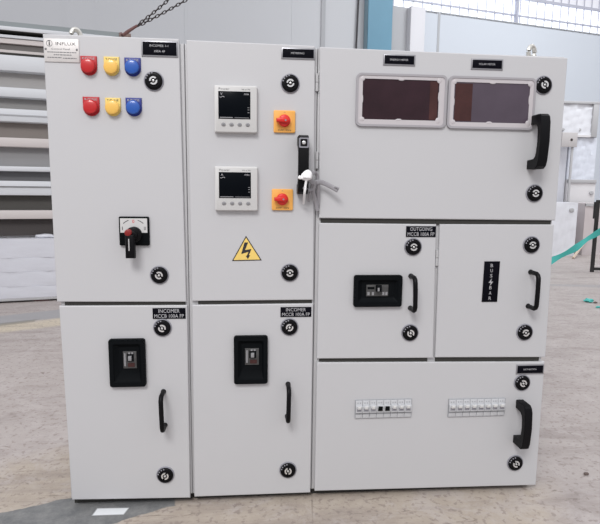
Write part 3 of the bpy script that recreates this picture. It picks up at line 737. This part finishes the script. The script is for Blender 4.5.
b = MB(); b.box(r0, 0.0, rz(31.5), r1_, DP, rz(27.5), 'rackwhite', 0.002); b.box(r0+0.004, 0.004, rz(31.5)-0.004, r1_-0.004, 0.235, rz(31.5)-0.0002, 'gap_shade'); rbuild(b, 'top_shelf')  # thin black sheet below the shelf stands in for the shade there
# plank on top
b = MB(); zt0 = rz(27.5)+0.001; b.box(r0, 0.01, zt0, r1_-0.06, 0.22, rz(22.3), 'greengrey', 0.003); b.box(r1_-0.0598, 0.01, zt0, r1_+0.02, 0.22, rz(22.3), 'endbrown', 0.003)
o = rbuild(b, 'plank', True); tag(o, 'long green grey plank with brown end lying on top of storage rack', 'plank')
# long profiles stacked between the top shelf and the first broad shelf
zz = rz(56)+0.0008
prof_labels = ['thin cream steel sheet lying on the first broad shelf of the storage rack', 'brown grey long profile in the upper bay of the rack, above the cream sheet',
               'pinkish white long profile in the upper bay of the rack, above the brown one', 'slim white long profile topmost in the upper bay of the rack']
for (ya, yb, k, y0), lab in zip(((50.3, 53.5, 'rackpink', 0.02), (43.5, 50.3, 'rackbrown', 0.05), (38.6, 43.5, 'rackpink', 0.03), (35.2, 38.2, 'rackwhite', 0.02)), prof_labels):
    z0, z1 = max(zz, rz(yb)+0.0005), rz(ya); 
    if lab == prof_labels[0]: z0 = zz
    b = MB()
    if lab == prof_labels[0]: b.box(r0+0.05, y0-0.012, z0, r1_-0.05, y0+0.17, rz(53.4), 'gap_shade'); z0 = rz(53.4)+0.0002  # black block paints the shade of the gap under the cream sheet
    b.box(r0+0.05, y0, z0, r1_-0.05, y0+0.17, z1, k, 0.002)
    o = rbuild(b, 'steel_profile', True); tag(o, lab, 'steel profile', 'long profiles in the top bay of the rack')
# wrapped bundles at the bottom
zlev = [(0, 0)]
labs = ['white wrapped bundle at the bottom of the rack, lying on the floor skid', 'white wrapped bundle second from the bottom of the rack', 'white wrapped bundle third from the bottom of the rack', 'white wrapped bundle topmost of the stack under the dark shelf of the rack']
b = MB(); b.box(r0, -0.02, 0.012, r1_, 0.20, rz(297.5), 'greyedge', 0.004)
for q in range(5):
    u = r0+0.2+q*(r1_-r0-0.4)/4; b.box(u-0.05, 0.0, 0, u+0.05, 0.18, 0.014, 'hook')
o = rbuild(b, 'skid', True); tag(o, 'low grey skid on the floor under the white wrapped bundles', 'skid')
ys = [297.5, 286, 271.5, 257.5, 238.5]
for j in range(4):
    z0, z1 = rz(ys[j])+0.0005, rz(ys[j+1]); b = MB()
    n = 26; i = b.mi('wrap'); rows = []
    for q in range(n+1):
        u = r0+(r1_+0.01-r0)*q/n; f = lambda s: 0.003*sin(q*1.7+s*2.1+j)+0.002*sin(q*3.9+s)
        pr = [(-0.019+f(0), z0), (-0.020+f(1), z0+(z1-z0)*.3), (-0.020+f(2), z0+(z1-z0)*.7), (-0.0185+f(3), z1), (0.19, z1), (0.19, z0)]
        rows.append([b.bm.verts.new((u, p[0], p[1])) for p in pr])
    for a, c in zip(rows, rows[1:]):
        for t in range(6): b.bm.faces.new((a[t], a[(t+1) % 6], c[(t+1) % 6], c[t])).material_index = i
    b.bm.faces.new(rows[0]).material_index = i; b.bm.faces.new(rows[-1]).material_index = i
    o = rbuild(b, 'wrapped_bundle', True); tag(o, labs[j], 'bundle', 'white wrapped bundles under the rack')
# crumpled scrap of film on the topmost bundle
u, z_ = ru(44, 233.5, .0); b = MB(); bm_ = bmesh.new(); bmesh.ops.create_icosphere(bm_, subdivisions=2, radius=1)
i = b.mi('wrap'); vm = {}
zb_ = rz(238.5)-0.001
for v in bm_.verts:
    k_ = 1+0.25*random.uniform(-1, 1); vm[v] = b.bm.verts.new((u+v.co.x*0.07*k_, 0.03+v.co.y*0.028, zb_+0.018+v.co.z*0.018*k_*0.9))
for f in bm_.faces: b.bm.faces.new([vm[v] for v in f.verts]).material_index = i
bm_.free(); lo = min(v.co.z for v in b.bm.verts)
for v in b.bm.verts: v.co.z += zb_+0.0005-lo
o = rbuild(b, 'plastic_scrap', True); tag(o, 'small crumpled white plastic scrap on top of the wrapped bundles', 'plastic scrap')

# ================================================================== LIFTING CHAIN hooked on the rack end
chn = empty('lifting_chain', (0, 0, 0)); 
def cp(px, py, off=0.05): return on_plane(px, py, P0+rn*off, rn)
hp = cp(122.8, 34.6); chn.location = hp; chn['_w'] = list(hp)
tag(chn, 'dark two strand steel chain with rusty hook rising from end of the rack plank', 'chain')
b = MB(); b.tube([cp(121.3, 33.3, -.01), cp(122.2, 35.2, .03), cp(123.6, 34.8), cp(128, 31.5), cp(133, 28.2), cp(137.2, 25.6)], [0.008, 0.010, 0.011, 0.012, 0.010, 0.009], 'hook', 10, up_=rn); b.build('hook', chn, 'rusty brown hook')
def strand(pa, pb):
    A_, B2 = cp(*pa), cp(*pb); d = (B2-A_); Ln = d.length; d.normalize(); pitch = 0.030; n = int(Ln/pitch)
    b = MB(); s1 = d.cross(rn).normalized(); s2 = d.cross(s1).normalized()
    for j in range(n):
        c = A_+d*(j+.5)*pitch; sd = s1 if j % 2 else s2; ring = []
        c = c+Vector((0, 0, -0.05*sin(pi*(j+.5)/n)))*0.6
        for q in range(12):
            a = 2*pi*q/12; ring.append(c+d*0.019*cos(a)+sd*0.0085*sin(a))
        b.tube(ring, 0.0033, 'chain', 6, up_=d.cross(sd), closed=True)
    b.build('chain_strand', chn)
strand((137.2, 25.4), (214, -48)); strand((137.8, 26.3), (262, -52))

# ================================================================== BOXES on the right
def at_y(px, py, y): return on_y(px, py, y)
yD = on_floor(566, 256)[1]
def cab(fr, y, depth, k, name, lab, cat, grp=None, z0=None, z1=None, extras=None, taper=0, wav=0.0):
    x0, a, x1, c = rect(*fr, y)
    if z0 is None: z0 = a
    if z1 is None: z1 = c
    b = MB(); n = 10; i = b.mi(k)
    # slightly uneven film covered box
    vs = []
    for iz in range(n+1):
        for ix in range(n+1):
            fx, fz = ix/n, iz/n
            e = wav*(sin(ix*2.1+iz*1.3+x0)*0.5+sin(ix*0.9-iz*2.7)*0.5)*(1 if 0 < ix < n and 0 < iz < n else 0.2)
            vs.append(b.bm.verts.new((x0+(x1-x0)*fx, y+e, z0+(z1-z0)*fz)))
    for iz in range(n):
        for ix in range(n):
            q = iz*(n+1)+ix; b.bm.faces.new((vs[q], vs[q+1], vs[q+n+2], vs[q+n+1])).material_index = i
    # rim loop and back
    loop = [vs[j] for j in range(n+1)]+[vs[(j+1)*(n+1)+n] for j in range(n)]+[vs[n*(n+1)+n-1-j] for j in range(n)]+[vs[(n-1-j)*(n+1)] for j in range(n-1)]
    back = [b.bm.verts.new((v.co.x, y+depth, v.co.z)) for v in loop]
    for j in range(len(loop)):
        j2 = (j+1) % len(loop); b.bm.faces.new((loop[j], loop[j2], back[j2], back[j])).material_index = i
    b.bm.faces.new(back[::-1]).material_index = i
    if extras: extras(b, x0, z0, x1, z1, y)
    o = b.build(name); tag(o, lab, cat, grp); return z1, o
def knobdot(u, v, r=0.03):
    def f(b, x0, z0, x1, z1, y):
        b.disc(x0+(x1-x0)*u, z0+(z1-z0)*v, r, y+0.01, y-0.02, 'greyedge', 0.004, 16)
    return f
G = 'white wrapped cabinets stacked at right'
# nearer low cabinet, left of the gap
zD, oD = cab((544, 202.5, 576, 256), yD, 0.42, 'cabwhite', 'wrapped_cabinet', 'white wrapped cabinet on the floor under the taller stack, touching the teal tape', 'cabinet', G, z0=0.0, extras=knobdot(.80, .86), wav=0.015)
yE = yD+0.10
def cE(b, x0, z0, x1, z1, y):
    b.box(x0, y+.01, z1-0.035, x1, y-0.012, z1, 'greyedge')
cab((583.5, 203.5, 622, 258), yE, 0.42, 'pinkbox', 'wrapped_cabinet', 'pinkish white cabinet on the floor behind the black steel frame', 'cabinet', G, z0=0.0, extras=cE, wav=0.01)
yC = yD+0.62
def topband(b, x0, z0, x1, z1, y):
    b.box(x0, y+.01, z1-0.05, x1, y-0.02, z1, 'greyedge', 0.004)
zF, _ = cab((567.5, 203.6, 594.5, 256), yC, 0.6, 'pinkbox', 'wrapped_cabinet', 'pale cabinet bottommost in the tall stack, seen between the two low cabinets', 'cabinet', G, z0=0.0)
def cC(b, x0, z0, x1, z1, y): topband(b, x0, z0, x1, z1, y); knobdot(.86, .45)(b, x0, z0, x1, z1, y)
zC, _ = cab((566.8, 179.5, 595, 203), yC, 0.6, 'wrapcream', 'wrapped_cabinet', 'cream cabinet with grey band on top, below the crumpled plastic in the tall stack', 'cabinet', G, z0=zF+0.001, extras=cC)
zB, _ = cab((568.5, 137.5, 595.5, 180), yC+0.02, 0.58, 'crumple', 'plastic_bundle', 'crumpled clear white plastic bundle between cabinets of the tall stack', 'bundle', None, z0=zC+0.001, wav=0.02)
def cA(b, x0, z0, x1, z1, y):
    w = x1-x0
    b.box(x0-0.01, y+.01, z1-0.035, x1+0.01, y-0.03, z1, 'greyedge', 0.004); b.box(x1-w*.15, y+.01, z0, x1, y-0.03, z1-0.036, 'greyedge', 0.004)
    for u in (.1, .55): b.disc(x0+w*u, z0+0.10, 0.02, y+0.01, y-0.01, 'greyedge', 0.002, 12)
    b.box(x0, y+.01, z0, x1, y-0.02, z0+0.03, 'wrapcream')
cab((560, 101.5, 597, 137.5), yC, 0.55, 'cabwhite', 'wrapped_cabinet', 'white cabinet with grey side edge, topmost of the tall stack at right', 'cabinet', G, z0=zB+0.001, extras=cA, wav=0.02)
cab((536, 144, 563.2, 256), yC+0.04, 0.5, 'wrap', 'wrapped_cabinet', 'tall narrow white wrapped cabinet just beside the right edge of the switchboard', 'cabinet', G, z0=0.0, z1=zB, wav=0.02)

# bracket on a slim post
yB = yD+0.52
p0 = on_y(569, 200, yB); x0, z0, x1, z1 = rect(561.5, 132.5, 577, 147, yB)
br = empty('bracket_post', (p0.x, yB, 0)); tag(br, 'beige square bracket plate on a slim post in front of the tall white stack', 'bracket')
b = MB(); b.box(x0, yB+0.01, z0, x1, yB-0.012, z1, 'bracket', 0.003); b.disc(x0+(x1-x0)*.62, (z0+z1)/2, 0.018, yB, yB-0.016, 'chain', 0.002, 14); b.build('plate', br)
b = MB(); b.box(p0.x-0.014, yB+0.012, 0.0, p0.x+0.014, yB+0.032, z1-0.02, 'greyedge', 0.002); b.build('post', br)

# black steel frame standing at right
fy = on_floor(592, 272)[1]; 
pA_ = on_floor(591.8, 272); fr_ = empty('steel_stand', (pA_.x+0.3, pA_.y, 0)); tag(fr_, 'black rectangular steel tube stand on the floor at the right edge of the picture', 'stand')
zT = on_plane(594.5, 200, pA_, Vector((0, 1, 0))).z; dirf = Vector((1, -0.12, 0)).normalized(); wdt = 0.55; tt = 0.028
def post(c, z0, z1):
    b = MB(); b.hexa([(c.x+a, c.y+q, z) for z in (z0, z1) for a, q in ((-tt/2, -tt/2), (tt/2, -tt/2), (tt/2, tt/2), (-tt/2, tt/2))], 'blacksteel'); return b
A1 = Vector((pA_.x, pA_.y, 0)); A2 = A1+dirf*wdt; back = Vector((0.14, 0.6, 0))
for c in (A1, A2): post(c, 0, zT).build('leg', fr_)
def rail(a, c, z):
    d = (c-a).normalized(); s = Vector((-d.y, d.x, 0))*tt/2; b = MB()
    b.hexa([(p.x, p.y, zz_) for zz_ in (z, z+tt) for p in (a+d*tt*.5-s, c-d*tt*.5-s, c-d*tt*.5+s, a+d*tt*.5+s)], 'blacksteel'); b.build('rail', fr_)
rail(A1, A2, 0.02); rail(A1, A2, zT-tt)
b = MB(); b.box(A1.x-0.03, A1.y+.02, zT-0.19, A1.x-0.014, A1.y-.02, zT-0.02, 'blacksteel'); b.build('latch', fr_)

# teal tape running from behind the panel to the frame
yT = fy-0.05
b = MB(); P = [on_y(540, 268, yT+.05), on_y(553, 260, yT+.03), on_y(566, 253.2, yT), on_y(578, 246.5, yT), on_y(588, 238.5, yT), on_y(600, 231.5, yT), on_y(618, 222, yT)]
Q = []
for j in range(len(P)-1):
    for t in range(4): Q.append(P[j].lerp(P[j+1], t/4))
i = b.mi('teal'); prev = None
for j, p in enumerate(Q):
    tw = 0.25*sin(j*0.55); w = 0.034+0.008*sin(j*0.7); d = Vector((0.35*sin(tw), sin(tw), cos(tw)))
    lp = [b.bm.verts.new(p+d*w+Vector((0, .002, 0))), b.bm.verts.new(p-d*w+Vector((0, .002, 0))), b.bm.verts.new(p-d*w-Vector((0, .002, 0))), b.bm.verts.new(p+d*w-Vector((0, .002, 0)))]
    if prev:
        for t in range(4): b.bm.faces.new((prev[t], prev[(t+1) % 4], lp[(t+1) % 4], lp[t])).material_index = i
    else: b.bm.faces.new(lp).material_index = i
    prev = lp
b.bm.faces.new(prev[::-1]).material_index = i
o = b.build('tape'); tag(o, 'teal plastic tape stretched from behind the switchboard to the black frame', 'tape')
# pale batten leaning behind the tape
b = MB(); q0 = on_floor(573, 259); q1 = on_y(587, 239, yE-0.04); sd = Vector((0.02, 0, 0))
q0.z = 0.012
b.tube([q0, q1], 0.016, 'timber', 6); o = b.build('timber_batten'); tag(o, 'short pale timber batten leaning on the pinkish cabinet behind the teal tape', 'batten')

# debris
def scrap(px, py, w, h, k, name, lab, cat, grp=None):
    p = on_floor(px, py); b = MB(); i = b.mi(k); bm_ = bmesh.new(); bmesh.ops.create_icosphere(bm_, subdivisions=2, radius=1); vm = {}
    for v in bm_.verts:
        s_ = 1+random.uniform(-.3, .3); vm[v] = b.bm.verts.new((p.x+v.co.x*w*s_, p.y+v.co.y*w*.8*s_, h+v.co.z*h*s_))
    for f in bm_.faces: b.bm.faces.new([vm[v] for v in f.verts]).material_index = i
    bm_.free(); lo = min(v.co.z for v in b.bm.verts)
    for v in b.bm.verts: v.co.z -= lo
    o = b.build(name, smooth=10); tag(o, lab, cat, grp)
scrap(588.8, 302.2, 0.034, 0.014, 'teal', 'plastic_scrap', 'small teal plastic scrap on the floor, the larger and nearer the switchboard', 'plastic scrap')
scrap(598, 308, 0.016, 0.007, 'teal', 'plastic_scrap', 'tiny teal plastic scrap on the floor at the right picture edge', 'plastic scrap')
scrap(595.5, 303.2, 0.014, 0.006, 'stone', 'pebble', 'small brown pebble on the floor right of the larger teal scrap', 'pebble')
scrap(586, 475, 0.007, 0.004, 'stone', 'pebble', 'small brown pebble on the floor right of the bottom right door', 'pebble')

# ================================================================== LIGHT
w = bpy.data.worlds.new('sky'); scn.world = w; w.use_nodes = True; nt = w.node_tree
bg = nt.nodes['Background']; tc = nt.nodes.new('ShaderNodeTexCoord'); sp = nt.nodes.new('ShaderNodeSeparateXYZ'); nt.links.new(tc.outputs['Generated'], sp.inputs[0])
mr = nt.nodes.new('ShaderNodeMapRange'); mr.inputs['From Min'].default_value = -0.15; mr.inputs['From Max'].default_value = 0.55; nt.links.new(sp.outputs['Z'], mr.inputs['Value'])
mx = nt.nodes.new('ShaderNodeMixRGB'); mx.inputs['Color1'].default_value = (0.34, 0.33, 0.34, 1); mx.inputs['Color2'].default_value = (1.0, 1.0, 1.04, 1)
nt.links.new(mr.outputs['Result'], mx.inputs['Fac']); nt.links.new(mx.outputs['Color'], bg.inputs['Color'])
bg.inputs['Strength'].default_value = 0.95
def area(name, loc, target, size, energy, c=(1, 1, 1)):
    l = bpy.data.lights.new(name, 'AREA'); l.shape = 'RECTANGLE'; l.size, l.size_y = size; l.energy = energy; l.color = c
    o = bpy.data.objects.new(name, l); col.objects.link(o); o.location = loc
    o.rotation_euler = (Vector(target)-Vector(loc)).to_track_quat('-Z', 'Y').to_euler(); return o
area('roof_light', (-1.3, -3.6, 4.3), (0.1, 0.3, 0.5), (1.8, 1.4), 150, (1, 0.985, 0.97))
area('wall_fill', (4.5, 3.6, 5.2), (4.8, 6.6, 1.2), (3, 2), 125, (0.95, 0.98, 1))  # added unseen fill lamp that brightens the back wall

scn.view_settings.view_transform = 'Standard'; scn.view_settings.look = 'None'; scn.view_settings.gamma = 1
scn.view_settings.exposure = 0.2; scn.view_settings.use_curve_mapping = False
for o in bpy.data.objects:
    if '_w' in o: del o['_w']
